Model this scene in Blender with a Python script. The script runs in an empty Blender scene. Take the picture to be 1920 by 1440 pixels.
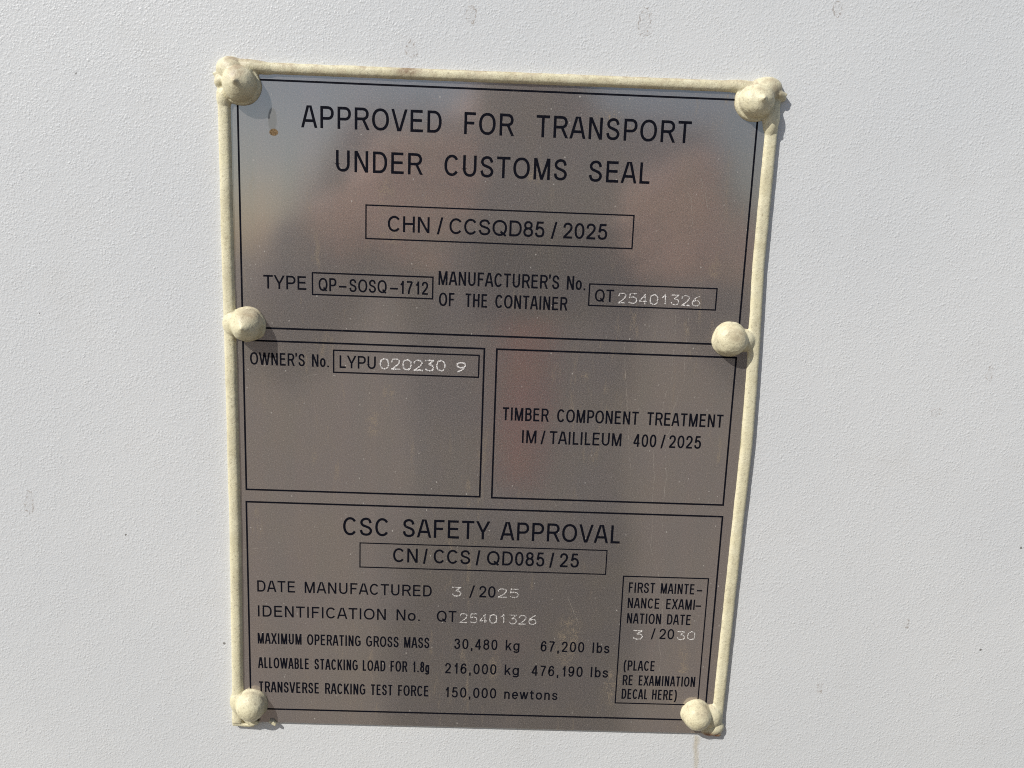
import bpy, bmesh, math, random
import numpy as np
from mathutils import Vector, Matrix, noise as mnoise

SC = bpy.context.scene
COL = SC.collection
PZ = 1.25                      # height of the plate's centre above the ground, metres
MM = 0.001

# ------------------------------------------------------------------ camera
cd = bpy.data.cameras.new('camera')
cam = bpy.data.objects.new('camera', cd)
COL.objects.link(cam)
cd.sensor_fit = 'HORIZONTAL'
cd.sensor_width = 36.0
cd.lens = 1450.0 / 1920.0 * 36.0
cd.clip_start = 0.01
cd.clip_end = 500.0
cam.matrix_world = Matrix(((0.999194, -0.034859, -0.019917, 2.6465 * MM),
                           (-0.01356, 0.173922, -0.984666, -295.318 * MM),
                           (0.037788, 0.984142, 0.173309, 68.361 * MM + PZ),
                           (0, 0, 0, 1)))
SC.camera = cam

# ------------------------------------------------------------------ world, sun, exposure
SUN = Vector((-1.15, -1.0, 1.3)).normalized()          # towards the sun
w = bpy.data.worlds.new('World')
SC.world = w
w.use_nodes = True
nt = w.node_tree
bg = nt.nodes['Background']
sky = nt.nodes.new('ShaderNodeTexSky')
sky.sky_type = 'NISHITA'
sky.sun_disc = False
sky.sun_elevation = math.asin(SUN.z)
sky.sun_rotation = math.atan2(SUN.x, SUN.y)
sky.dust_density = 0.8
nt.links.new(sky.outputs[0], bg.inputs[0])
bg.inputs[1].default_value = 0.08
sl = bpy.data.lights.new('sun', 'SUN')
sl.energy = 3.95
sl.angle = math.radians(0.53)
sl.color = (1.0, 0.965, 0.91)
sun = bpy.data.objects.new('sun', sl)
COL.objects.link(sun)
sun.rotation_euler = (-SUN).to_track_quat('-Z', 'Y').to_euler()
sun.location = (-2, -2, 4)
vs = SC.view_settings
SC.display_settings.display_device = 'sRGB'
vs.view_transform = 'Standard'
vs.look = 'None'
vs.gamma = 1.0
vs.use_curve_mapping = False
vs.exposure = 0.0
SC.cycles.use_denoising = False
SC.cycles.pixel_filter_type = 'BLACKMAN_HARRIS'
SC.cycles.filter_width = 1.05
SC.cycles.sample_clamp_indirect = 6.0

# ------------------------------------------------------------------ helpers
def link(o, parent=None):
    COL.objects.link(o)
    if parent:
        o.parent = parent
    return o

def tag(o, label=None, cat=None, group=None, kind=None):
    if label: o['label'] = label
    if cat: o['category'] = cat
    if group: o['group'] = group
    if kind: o['kind'] = kind
    return o

def empty(name, loc):
    o = bpy.data.objects.new(name, None)
    o.empty_display_size = 0.02
    o.location = loc
    return link(o)

def obj(name, verts, faces, mat, parent=None, smooth=False):
    me = bpy.data.meshes.new(name)
    me.from_pydata([tuple(v) for v in verts], [], [tuple(f) for f in faces])
    me.materials.append(mat)
    if smooth:
        me.polygons.foreach_set('use_smooth', [True] * len(me.polygons))
    me.update()
    return link(bpy.data.objects.new(name, me), parent)

class NT:
    """tiny node-tree builder"""
    def __init__(self, name):
        self.m = bpy.data.materials.new(name)
        self.m.use_nodes = True
        self.t = self.m.node_tree
        self.b = self.t.nodes['Principled BSDF']
        self.out = self.t.nodes['Material Output']
        self.co = self.n('ShaderNodeTexCoord').outputs['Object']
    def n(self, typ, **kw):
        nd = self.t.nodes.new(typ)
        for k, v in kw.items():
            setattr(nd, k, v)
        return nd
    def l(self, a, b):
        self.t.links.new(a, b)
    def put(self, sock, v):
        if hasattr(v, 'is_output'): self.l(v, sock)
        else: sock.default_value = v
    def math(self, op, a, b=0.0, c=0.0, clamp=False):
        nd = self.n('ShaderNodeMath', operation=op, use_clamp=clamp)
        self.put(nd.inputs[0], a); self.put(nd.inputs[1], b); self.put(nd.inputs[2], c)
        return nd.outputs[0]
    def vscale(self, sx, sy, sz, vec=None, off=(0, 0, 0)):
        nd = self.n('ShaderNodeMapping')
        self.l(vec or self.co, nd.inputs[0])
        nd.inputs['Scale'].default_value = (sx, sy, sz)
        nd.inputs['Location'].default_value = off
        return nd.outputs[0]
    def noise(self, scale, detail=2.0, rough=0.5, vec=None, dist=0.0):
        nd = self.n('ShaderNodeTexNoise')
        self.l(vec or self.co, nd.inputs['Vector'])
        nd.inputs['Scale'].default_value = scale
        nd.inputs['Detail'].default_value = detail
        nd.inputs['Roughness'].default_value = rough
        nd.inputs['Distortion'].default_value = dist
        return nd.outputs['Fac']
    def voro(self, scale, feature='F1', vec=None, rnd=1.0, smooth=None):
        nd = self.n('ShaderNodeTexVoronoi', feature=feature)
        self.l(vec or self.co, nd.inputs['Vector'])
        nd.inputs['Scale'].default_value = scale
        nd.inputs['Randomness'].default_value = rnd
        return nd
    def step(self, v, lo, hi, a=0.0, b=1.0):
        nd = self.n('ShaderNodeMapRange', interpolation_type='SMOOTHSTEP')
        self.put(nd.inputs[0], v)
        nd.inputs[1].default_value = lo; nd.inputs[2].default_value = hi
        nd.inputs[3].default_value = a; nd.inputs[4].default_value = b
        return nd.outputs[0]
    def mix(self, fac, a, b):
        nd = self.n('ShaderNodeMix', data_type='RGBA')
        self.put(nd.inputs[0], fac)
        for s, v in ((nd.inputs[6], a), (nd.inputs[7], b)):
            if hasattr(v, 'is_output'): self.l(v, s)
            else: s.default_value = (*v, 1.0)
        return nd.outputs[2]
    def bump(self, h, strength, dist, prev=None):
        nd = self.n('ShaderNodeBump')
        self.put(nd.inputs['Height'], h)
        nd.inputs['Strength'].default_value = strength
        nd.inputs['Distance'].default_value = dist
        if prev: self.l(prev, nd.inputs['Normal'])
        return nd.outputs[0]
    def spot(self, x, z, rx, rz, soft=1.0):
        """1 inside an ellipse on the XZ plane (mm), falling to 0 at its rim"""
        v = self.vscale(1000.0 / rx, 0.0, 1000.0 / rz, off=(-x / rx, 0, -z / rz))
        nd = self.n('ShaderNodeVectorMath', operation='LENGTH')
        self.l(v, nd.inputs[0])
        return self.step(nd.outputs['Value'], 1.0 - 0.75 * soft, 1.0 + 0.25 * soft, 1.0, 0.0)

# ------------------------------------------------------------------ materials
def mat_wall():
    k = NT('white_pebbled_paint')
    # orange-peel paint: rounded pebbles about a millimetre across
    flat = k.vscale(1.0, 0.0, 1.0)
    jit = k.n('ShaderNodeVectorMath', operation='ADD')
    nz = k.n('ShaderNodeTexNoise'); k.l(flat, nz.inputs['Vector']); nz.inputs['Scale'].default_value = 700.0; nz.inputs['Detail'].default_value = 1.0
    sc_ = k.n('ShaderNodeVectorMath', operation='SCALE'); k.l(nz.outputs['Color'], sc_.inputs[0]); sc_.inputs['Scale'].default_value = 0.0007
    k.l(flat, jit.inputs[0]); k.l(sc_.outputs[0], jit.inputs[1])
    v1 = k.voro(880.0, 'F1', vec=jit.outputs[0])
    s1 = k.n('ShaderNodeSeparateColor'); k.l(v1.outputs['Color'], s1.inputs[0])
    d1 = k.math('MULTIPLY', k.step(v1.outputs['Distance'], 0.0, 0.62, 1.0, 0.0), k.step(s1.outputs[0], 0.0, 1.0, 0.15, 1.0))
    v2 = k.voro(1500.0, 'F1', vec=jit.outputs[0])
    d2 = k.step(v2.outputs['Distance'], 0.0, 0.65, 1.0, 0.0)
    warp = k.noise(120.0, 3.0, 0.6)
    h = k.math('ADD', k.math('MULTIPLY', d1, 0.62), k.math('MULTIPLY', d2, 0.34))
    h = k.math('ADD', h, k.math('MULTIPLY', k.noise(820.0, 3.0, 0.6), 1.0))
    big = k.noise(9.0, 2.0, 0.5)
    amp = k.math('MULTIPLY', h, k.step(warp, 0.3, 0.7, 0.6, 1.0))
    nb = k.bump(amp, WALL_BUMP, 0.00042)
    k.l(nb, k.b.inputs['Normal'])
    col = k.mix(k.step(big, 0.3, 0.7), (0.698, 0.716, 0.724), (0.733, 0.748, 0.750))
    # lower part a touch greyer with dust
    dust = k.noise(34.0, 5.0, 0.65)
    col = k.mix(k.step(dust, 0.52, 0.8, 0.0, 0.16), col, (0.56, 0.54, 0.50))
    # scattered dark specks
    vo = k.voro(105.0)
    sep = k.n('ShaderNodeSeparateColor'); k.l(vo.outputs['Color'], sep.inputs[0])
    on = k.math('GREATER_THAN', sep.outputs[0], 0.88)
    rad = k.math('MULTIPLY', sep.outputs[1], 0.055)
    wob = k.math('ADD', vo.outputs['Distance'], k.math('MULTIPLY', k.noise(1500.0, 1.0), 0.07))
    sp = k.math('MULTIPLY', on, k.math('LESS_THAN', wob, k.math('ADD', rad, 0.035)))
    col = k.mix(k.math('MULTIPLY', sp, 0.75), col, (0.10, 0.085, 0.07))
    # brown dried splashes: thin broken outlines with a faint fill
    edge = k.noise(300.0, 4.0, 0.65)
    tot = None
    for (x, z, rx, rz) in WALL_STAINS:
        vv = k.vscale(1000.0 / rx, 0.0, 1000.0 / rz, off=(-x / rx, 0, -z / rz))
        nd = k.n('ShaderNodeVectorMath', operation='LENGTH'); k.l(vv, nd.inputs[0])
        r = k.math('ADD', nd.outputs['Value'], k.math('MULTIPLY', k.math('SUBTRACT', edge, 0.5), 2.6))
        ring = k.math('MULTIPLY', k.step(r, 0.62, 0.86), k.step(r, 0.9, 1.05, 1.0, 0.0))
        fill = k.step(r, 0.75, 0.95, 0.10, 0.0)
        s = k.math('ADD', k.math('MULTIPLY', ring, k.step(k.noise(800.0, 2.0), 0.45, 0.56, 0.0, 1.0)), fill)
        tot = s if tot is None else k.math('MAXIMUM', tot, s)
    col = k.mix(k.math('MULTIPLY', tot, 0.50), col, (0.22, 0.15, 0.095))
    # rusty run below the lower right rivet
    vv = k.vscale(1.0, 0.0, 0.10)
    sx = k.n('ShaderNodeSeparateXYZ'); k.l(k.co, sx.inputs[0])
    sway = k.math('MULTIPLY', k.math('SUBTRACT', k.noise(1.0, 3.0, 0.6, vec=k.vscale(30.0, 0.0, 160.0)), 0.5), 0.0034)
    dx = k.math('ABSOLUTE', k.math('SUBTRACT', k.math('ADD', sx.outputs[0], sway), 0.0930))
    wide = k.step(dx, 0.0004, 0.0020, 1.0, 0.0)
    fall = k.math('MULTIPLY', k.step(sx.outputs[2], -0.1335, -0.1315, 1.0, 0.0), k.step(sx.outputs[2], -0.165, -0.136, 0.15, 1.0))
    run = k.math('MULTIPLY', k.math('MULTIPLY', wide, fall), k.step(k.noise(600.0, 3.0, vec=vv), 0.32, 0.62, 0.06, 0.50))
    col = k.mix(run, col, (0.50, 0.41, 0.24))
    k.l(col, k.b.inputs['Base Color'])
    k.b.inputs['Roughness'].default_value = 0.42
    k.b.inputs['Specular IOR Level'].default_value = 0.35
    return k.m

def mat_plate():
    k = NT('brushed_data_plate')
    grain = k.noise(1.0, 2.0, 0.6, vec=k.vscale(900.0, 1.0, 2600.0))
    fine = k.noise(3200.0, 1.0, 0.5)
    refl_bands = k.noise(1.0, 3.0, 0.6, vec=k.vscale(95.0, 1.0, 6.0))
    blot = k.noise(30.0, 4.0, 0.6)
    metal = k.mix(k.step(refl_bands, 0.3, 0.7), (0.525, 0.458, 0.436), (0.470, 0.440, 0.418))  # faint vertical bands of a reflection, put into the metal's own tint
    k.l(metal, k.b.inputs['Base Color'])
    k.b.inputs['Metallic'].default_value = 1.0
    k.put(k.b.inputs['Roughness'], k.math('ADD', k.math('MULTIPLY', grain, 0.05), 0.10))
    nb = k.bump(k.noise(16.0, 2.0, 0.5), 1.0, 0.00035)
    nb = k.bump(k.math('ADD', grain, fine), 0.04, 0.00004, nb)
    k.l(nb, k.b.inputs['Normal'])
    # film of dust and satin anodising scatters the sun
    d = k.n('ShaderNodeBsdfDiffuse')
    dc = k.mix(k.step(blot, 0.35, 0.7), (0.315, 0.285, 0.275), (0.32, 0.285, 0.25))
    spk = k.noise(2100.0, 2.0, 0.7)
    dc = k.mix(k.step(spk, 0.52, 0.72, 0.0, 0.75), dc, (0.62, 0.55, 0.49))
    dc = k.mix(k.step(spk, 0.30, 0.45, 0.7, 0.0), dc, (0.15, 0.135, 0.125))
    k.l(dc, d.inputs['Color'])
    mx = k.n('ShaderNodeMixShader')
    f = k.math('ADD', k.math('MULTIPLY', k.math('SUBTRACT', fine, 0.5), 0.60), PLATE_DIFF)
    f = k.math('ADD', f, k.math('MULTIPLY', k.math('SUBTRACT', blot, 0.5), 0.10), clamp=True)
    k.l(f, mx.inputs[0])
    k.l(k.b.outputs[0], mx.inputs[1]); k.l(d.outputs[0], mx.inputs[2])
    # pale dust grains and short fibres
    g = None
    for scl, thr, rr, lo in ((300.0, 0.90, 0.06, 0.025), (560.0, 0.70, 0.10, 0.03)):
        vo = k.voro(scl, vec=k.vscale(1.0, 0.0, 0.75))
        sep = k.n('ShaderNodeSeparateColor'); k.l(vo.outputs['Color'], sep.inputs[0])
        dens = k.step(k.noise(22.0, 3.0), 0.35, 0.65, thr + 0.10, thr - 0.12)
        rad = k.math('MULTIPLY_ADD', k.math('POWER', sep.outputs[1], 3.0), rr, lo)
        s = k.math('MULTIPLY', k.math('GREATER_THAN', sep.outputs[0], dens), k.math('LESS_THAN', vo.outputs['Distance'], rad))
        s = k.math('MULTIPLY', s, k.math('MULTIPLY_ADD', sep.outputs[2], 0.55, 0.10))
        g = s if g is None else k.math('MAXIMUM', g, s)
    # dried dribbles: vertical, broken, tan
    dv = k.noise(1.0, 4.0, 0.7, vec=k.vscale(260.0, 1.0, 55.0))
    dm = k.step(k.noise(1.0, 2.0, 0.5, vec=k.vscale(40.0, 1.0, 14.0)), 0.46, 0.66)
    drib = k.math('MULTIPLY', k.step(dv, 0.55, 0.66), k.math('MULTIPLY', dm, k.step(fine, 0.42, 0.6)))
    tot = None
    ed = k.noise(300.0, 4.0, 0.75)
    for (x, z, rx, rz) in PLATE_STAINS:
        s = k.math('MULTIPLY', k.spot(x, z, rx, rz, 1.2), k.step(k.math('ADD', k.math('MULTIPLY', ed, 0.5), k.math('MULTIPLY', spk, 0.5)), 0.48, 0.60, 0.0, 1.0))
        tot = s if tot is None else k.math('MAXIMUM', tot, s)
    film = k.math('MULTIPLY', k.spot(-82.3, 111.0, 1.7, 4.4, 0.25), k.step(ed, 0.3, 0.5, 0.55, 0.85))
    blob = k.spot(-81.9, 106.6, 1.75, 1.35, 0.25)
    tot2 = k.math('MAXIMUM', film, blob)
    fcol = k.mix(blob, (0.235, 0.24, 0.235), (0.26, 0.18, 0.10))
    fcol = k.mix(k.math('MULTIPLY', blob, k.step(spk, 0.40, 0.55, 0.9, 0.0)), fcol, (0.10, 0.06, 0.03))
    d2 = k.n('ShaderNodeBsdfDiffuse')
    k.l(k.mix(k.step(g, 0.02, 0.2), (0.33, 0.265, 0.185), (0.58, 0.55, 0.50)), d2.inputs['Color'])
    mx2 = k.n('ShaderNodeMixShader')
    a = k.math('MAXIMUM', g, k.math('MULTIPLY', drib, 0.6))
    a = k.math('MAXIMUM', a, k.math('MULTIPLY', tot, 0.75), clamp=True)
    k.l(a, mx2.inputs[0])
    k.l(mx.outputs[0], mx2.inputs[1]); k.l(d2.outputs[0], mx2.inputs[2])
    d3 = k.n('ShaderNodeBsdfDiffuse'); k.l(fcol, d3.inputs['Color'])
    mx3 = k.n('ShaderNodeMixShader')
    k.l(tot2, mx3.inputs[0]); k.l(mx2.outputs[0], mx3.inputs[1]); k.l(d3.outputs[0], mx3.inputs[2])
    k.l(mx3.outputs[0], k.out.inputs['Surface'])
    return k.m

def mat_ink():
    k = NT('printed_black_ink')
    n = k.noise(2600.0, 2.0, 0.6)
    wear = k.step(k.noise(900.0, 4.0, 0.75), 0.61, 0.70, 0.0, 0.5)
    c = k.mix(n, (0.003, 0.0035, 0.008), (0.007, 0.0075, 0.013))
    c = k.mix(wear, c, (0.09, 0.08, 0.075))
    k.l(c, k.b.inputs['Base Color'])
    k.b.inputs['Roughness'].default_value = 0.75
    k.b.inputs['Specular IOR Level'].default_value = 0.06
    return k.m

def mat_stamp(name, c1, c2):
    k = NT(name)
    n = k.noise(2500.0, 2.0, 0.6)
    k.l(k.mix(k.step(n, 0.3, 0.6), c1, c2), k.b.inputs['Base Color'])
    k.b.inputs['Metallic'].default_value = 0.25
    k.b.inputs['Roughness'].default_value = 0.55
    return k.m

def mat_sealant():
    k = NT('cream_sealant')
    co = k.co
    geo = k.n('ShaderNodeNewGeometry')
    sepn = k.n('ShaderNodeSeparateXYZ'); k.l(geo.outputs['Normal'], sepn.inputs[0])
    seps = k.n('ShaderNodeSeparateXYZ'); k.l(co, seps.inputs[0])
    n = k.noise(900.0, 4.0, 0.7)
    big = k.noise(120.0, 3.0, 0.6)
    col = k.mix(k.step(big, 0.3, 0.7), (0.755, 0.700, 0.475), (0.80, 0.752, 0.54))
    # soot and soil settle on ledges that face up and run along the top bead
    up = k.step(sepn.outputs[2], 0.15, 0.95, 0.0, 1.0)
    top = k.step(seps.outputs[2], 0.118, 0.131, 0.0, 1.0)
    soil = k.math('MULTIPLY', k.step(k.noise(260.0, 5.0, 0.7), 0.40, 0.68), k.math('MULTIPLY_ADD', top, 0.45, k.math('MULTIPLY', up, 0.45), clamp=True))
    col = k.mix(k.math('MULTIPLY', soil, 0.8), col, (0.37, 0.27, 0.175))
    # olive-grey mould film, mottled
    film = k.step(k.noise(75.0, 5.0, 0.65), 0.45, 0.74, 0.0, 0.42)
    col = k.mix(film, col, (0.40, 0.345, 0.225))
    pit = k.step(n, 0.55, 0.68, 0.0, 0.5)
    col = k.mix(pit, col, (0.30, 0.255, 0.165))
    pit2 = k.step(k.noise(2300.0, 2.0, 0.6), 0.57, 0.68, 0.0, 0.45)
    col = k.mix(pit2, col, (0.36, 0.30, 0.19))
    for (x, z, rx, rz, a) in SEAL_STAINS:
        s = k.math('MULTIPLY', k.spot(x, z, rx, rz, 1.0), k.step(k.noise(500.0, 4.0, 0.7), 0.35, 0.6, 0.25, a))
        col = k.mix(s, col, (0.24, 0.15, 0.09))
    rust = k.math('MULTIPLY', k.spot(98.0, -131.2, 6.5, 2.6, 1.0), k.step(k.noise(420.0, 4.0, 0.6), 0.36, 0.56, 0.15, 1.0))
    col = k.mix(rust, col, (0.20, 0.065, 0.015))
    k.l(col, k.b.inputs['Base Color'])
    k.b.inputs['Roughness'].default_value = 0.42
    k.b.inputs['Specular IOR Level'].default_value = 0.4
    nb = k.bump(k.noise(1300.0, 4.0, 0.65), 0.5, 0.0003)
    k.l(nb, k.b.inputs['Normal'])
    return k.m

def mat_plain(name, c1, c2, scale, rough=0.8, bump=0.0, dist=0.001, metallic=0.0):
    k = NT(name)
    k.l(k.mix(k.step(k.noise(scale, 4.0, 0.6), 0.3, 0.7), c1, c2), k.b.inputs['Base Color'])
    k.b.inputs['Roughness'].default_value = rough
    k.b.inputs['Metallic'].default_value = metallic
    if bump:
        k.l(k.bump(k.noise(scale * 3, 3.0, 0.6), bump, dist), k.b.inputs['Normal'])
    return k.m

WALL_BUMP = 0.36
PLATE_DIFF = 0.35
WALL_STAINS = [(-11, 150, 2.2, 3.6), (51.5, 150, 2.6, 5.2), (-32.4, 137.0, 2.2, 3.2), (195.5, 27.0, 1.3, 3.6), (177, 10.5, 2.2, 2.0),
               (-181, -38, 2.0, 4.6), (121, 158, 2.2, 2.6), (176, -79, 1.4, 2.0), (143, -109, 1.1, 2.6)]
PLATE_STAINS = [(-41.5, 86, 4.0, 7.0), (-38.5, 71, 5.0, 3.5), (36.4, 20.5, 2.2, 2.2), (-45, -1, 3.2, 6.0), (-39, 10, 2.5, 7), (84, 63, 2.6, 5.0),
                (-67.8, -17, 1.2, 6.0), (41, 117, 5, 2.5), (49, 113, 3, 2.0), (14, 95, 3, 5), (36, -90, 6, 14), (55, -110, 4, 10), (6, -103, 3, 8), (84, -100, 3, 12)]
SEAL_STAINS = [(-33.5, 130, 5.5, 2.6, 0.8), (-90, 131.5, 9, 1.6, 0.6), (101, 128, 4.5, 3.0, 0.4), (-20, 131.2, 40, 1.0, 0.45), (55, 131.5, 40, 1.0, 0.45),
               (-93.0, 126, 3.5, 5.5, 0.5), (-91, 40, 5, 3.5, 0.45), (93, 39, 5, 3, 0.45), (93, -118, 4, 2.5, 0.3)]
M_WALL, M_PLATE, M_INK, M_SEAL = mat_wall(), mat_plate(), mat_ink(), mat_sealant()
M_STAMP = mat_stamp('bare_punched_metal', (0.34, 0.32, 0.30), (0.88, 0.86, 0.84))
M_STAMP_DULL = mat_stamp('dull_punched_metal', (0.28, 0.265, 0.25), (0.76, 0.74, 0.71))
M_SCRATCH = mat_plain('pale_hairline', (0.28, 0.25, 0.215), (0.42, 0.38, 0.33), 500.0, 0.7)
M_EDGE = mat_plain('cut_plate_edge', (0.55, 0.53, 0.48), (0.62, 0.60, 0.54), 300.0, 0.6)
M_GROUND = mat_plain('dusty_ground', (0.18, 0.15, 0.12), (0.25, 0.215, 0.175), 6.0, 0.95, 0.5, 0.01)

SCRATCHES = [[(69.59, 95.73), (70.58, 91.86), (72.79, 89.23), (73.49, 84.59), (74.06, 80.7), (73.21, 76.15)], [(75.81, 96.5), (76.77, 94.41), (76.31, 92.66)], [(77.8, 91.56), (79.26, 85.98)], [(70.27, 45.34), (70.49, 36.93), (70.37, 27.38), (70.64, 20.05), (68.62, 14.37), (67.99, 10.65), (66.74, -1.81), (65.35, -8.27), (66.05, -14.65), (66.77, -19.68), (66.29, -21.68), (66.66, -30.98), (67.33, -42.17), (66.87, -48.03), (68.11, -51.81), (69.78, -55.51), (71.17, -60.75), (73.06, -65.78), (73.76, -74.61), (74.38, -84.23), (73.31, -90.91), (74.88, -96.36), (74.37, -101.67), (76.32, -107.17)], [(75.32, 46.44), (75.24, 39.57), (75.0, 29.29), (75.58, 20.86), (73.34, 12.75), (71.84, 7.59), (71.72, 0.73), (69.65, -3.65), (70.48, -11.23), (71.67, -18.85), (71.04, -21.96), (70.96, -32.62), (71.35, -42.04)], [(-72.1, 15.62), (-69.63, 16.96), (-66.55, 17.48)], [(-96.8, -54.95), (-91.46, -54.1), (-84.01, -53.41)], [(-90.9, -42.64), (-90.9, -44.65)], [(-90.81, -46.66), (-90.89, -48.57)], [(-89.69, 97.17), (-88.9, 97.58)], [(51.07, 34.57), (52.14, 24.22), (53.9, 9.52), (55.98, -9.76), (57.18, -18.46)], [(34.57, -70.93), (37.28, -76.91), (39.78, -82.7)], [(-58.78, 6.21), (-58.16, 4.33)], [(-53.2, 102.86), (-52.02, 100.07)]]
TEXT=[
  ('customs', 'ink', 108.74, 7.78, 0.06, [('APPROVED', -71.92, -20.75), ('FOR', -12.48, 5.86), ('TRANSPORT', 13.76, 71.11)]),
  ('customs', 'ink', 93.62, 7.67, 0.06, [('UNDER', -59.26, -27.3), ('CUSTOMS', -19.42, 26.03), ('SEAL', 34.08, 56.97)]),
  ('customs', 'ink', 72.6, 5.85, 0.0, [('CHN', -40.02, -24.44), ('/', -21.69, -19.37), ('CCSQD85', -17.04, 18.64), ('/', 20.99, 23.34), ('2025', 25.5, 42.26)]),
  ('customs', 'ink', 49.71, 5.14, 0.02, [('TYPE', -86.7, -70.42)]),
  ('customs', 'ink', 49.58, 4.93, 0.02, [('QP', -65.9, -59.17), ('-', -58.28, -55.34), ('SOSQ', -54.34, -40.19), ('-', -39.0, -35.95), ('1712', -35.19, -24.46)]),
  ('customs', 'ink', 53.52, 5.21, 0.02, [("MANUFACTURER'S", -20.7, 25.12), ('No.', 27.97, 35.07)]),
  ('customs', 'ink', 45.54, 5.13, 0.02, [('OF', -20.37, -14.33), ('THE', -10.47, -1.88), ('CONTAINER', 1.05, 28.67)]),
  ('customs', 'ink', 49.43, 4.7, 0.02, [('QT', 38.89, 46.21)]),
  ('customs', 'stamp', 48.96, 4.11, 0.02, [('25401326', 47.76, 79.33)]),
  ('owner', 'ink', 20.43, 4.87, 0.02, [("OWNER'S", -92.25, -71.26), ('No.', -68.58, -62.08)]),
  ('owner', 'ink', 20.33, 4.92, 0.02, [('LYPU', -58.01, -44.11)]),
  ('owner', 'stamp', 20.28, 4.37, 0.02, [('020230', -42.47, -17.3)]),
  ('owner', 'stamp', 20.14, 3.96, 0.02, [('9', -13.01, -9.31)]),
  ('timber', 'ink', 1.88, 5.23, 0.02, [('TIMBER', 5.26, 23.54), ('COMPONENT', 26.72, 58.82), ('TREATMENT', 61.9, 92.19)]),
  ('timber', 'ink', -7.01, 5.19, 0.02, [('IM', 13.34, 18.99), ('/', 20.69, 22.52), ('TAILILEUM', 24.08, 52.51), ('400', 57.14, 66.32), ('/', 68.06, 69.9), ('2025', 71.32, 84.11)]),
  ('csc', 'ink', -47.4, 7.64, 0.05, [('CSC', -56.66, -38.27), ('SAFETY', -32.87, 2.08), ('APPROVAL', 6.18, 54.62)]),
  ('csc', 'ink', -58.19, 6.0, 0.04, [('CN', -36.59, -26.69), ('/', -24.54, -22.69), ('CCS', -20.27, -5.43), ('/', -3.32, -1.51), ('QD085', 1.23, 24.49), ('/', 26.45, 28.4), ('25', 30.58, 38.49)]),
  ('csc', 'ink', -72.58, 4.84, 0.06, [('DATE', -91.29, -75.95), ('MANUFACTURED', -72.18, -20.76)]),
  ('csc', 'stamp', -72.29, 4.16, 0.02, [('3', -12.48, -8.68)]),
  ('csc', 'ink', -72.27, 4.97, 0.02, [('/', -5.53, -3.24), ('20', -1.56, 5.18)]),
  ('csc', 'stamp', -72.13, 4.05, 0.02, [('25', 6.14, 14.71)]),
  ('csc', 'ink', -83.41, 4.86, 0.06, [('IDENTIFICATION', -91.21, -39.27), ('No.', -34.92, -25.4), ('QT', -18.47, -10.39)]),
  ('csc', 'stamp', -83.69, 4.27, 0.02, [('25401326', -9.03, 22.38)]),
  ('csc', 'ink', -95.33, 4.73, 0.02, [('MAXIMUM', -91.55, -73.64), ('OPERATING', -71.4, -49.45), ('GROSS', -47.26, -33.86), ('MASS', -31.67, -21.25)]),
  ('csc', 'ink', -95.32, 4.68, 0.08, [('30,480', -11.06, 6.76), ('kg', 10.15, 15.86), ('67,200', 24.54, 42.64), ('lbs', 46.07, 53.16)]),
  ('csc', 'ink', -106.2, 4.79, 0.02, [('ALLOWABLE', -91.65, -70.56), ('STACKING', -68.48, -50.62), ('LOAD', -48.59, -39.23), ('FOR', -37.14, -30.13), ('1.8g', -27.81, -21.15)]),
  ('csc', 'ink', -106.34, 4.69, 0.08, [('216,000', -14.67, 6.7), ('kg', 10.11, 16.05), ('476,190', 21.21, 42.58), ('lbs', 45.92, 53.27)]),
  ('csc', 'ink', -117.05, 4.84, 0.02, [('TRANSVERSE', -91.59, -66.5), ('RACKING', -64.13, -47.44), ('TEST', -45.33, -36.07), ('FORCE', -33.86, -21.1)]),
  ('csc', 'ink', -117.18, 4.69, 0.08, [('150,000', -14.27, 6.98), ('newtons', 10.33, 32.65)]),
  ('csc', 'ink', -68.29, 4.46, 0.02, [('FIRST', 59.37, 70.24), ('MAINTE', 72.49, 86.41), ('-', 87.28, 89.59)]),
  ('csc', 'ink', -75.02, 4.5, 0.02, [('NANCE', 59.37, 72.54), ('EXAMI', 75.17, 86.98), ('-', 87.2, 89.62)]),
  ('csc', 'ink', -81.78, 4.53, 0.02, [('NATION', 59.51, 73.57), ('DATE', 76.04, 85.97)]),
  ('csc', 'stamp', -88.75, 4.14, 0.02, [('3', 62.46, 66.59)]),
  ('csc', 'ink', -88.31, 4.55, 0.02, [('/', 69.88, 71.64), ('20', 73.31, 79.46)]),
  ('csc', 'stamp', -88.53, 3.91, 0.02, [('30', 80.69, 88.27)]),
  ('csc', 'ink', -102.78, 4.51, 0.02, [('(PLACE', 59.47, 72.55)]),
  ('csc', 'ink', -109.43, 4.55, 0.02, [('RE', 59.49, 63.8), ('EXAMINATION', 66.19, 89.82)]),
  ('csc', 'ink', -115.72, 4.58, 0.02, [('DECAL', 59.43, 70.38), ('HERE)', 72.22, 82.62)]),
]
RECTS=[
  ('customs_panel', 'customs', -94.78, 95.03, 34.74, 124.69, 0.7),
  ('owner_panel', 'owner', -94.77, -2.5, -29.6, 29.79, 0.7),
  ('timber_panel', 'timber', 2.3, 94.98, -29.81, 29.78, 0.7),
  ('csc_panel', 'csc', -94.91, 95.14, -124.65, -34.7, 0.7),
  ('approval_box', 'customs', -48.15, 51.85, 69.74, 81.97, 0.52),
  ('type_box', 'customs', -68.18, -22.79, 48.15, 56.29, 0.56),
  ('serial_box', 'customs', 36.65, 85.3, 47.87, 55.98, 0.52),
  ('owner_box', 'owner', -60.28, -4.45, 18.56, 27.12, 0.56),
  ('safety_box', 'csc', -49.88, 49.55, -60.73, -50.48, 0.48),
  ('decal_box', 'csc', 56.95, 91.66, -117.69, -61.28, 0.52),
]

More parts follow.
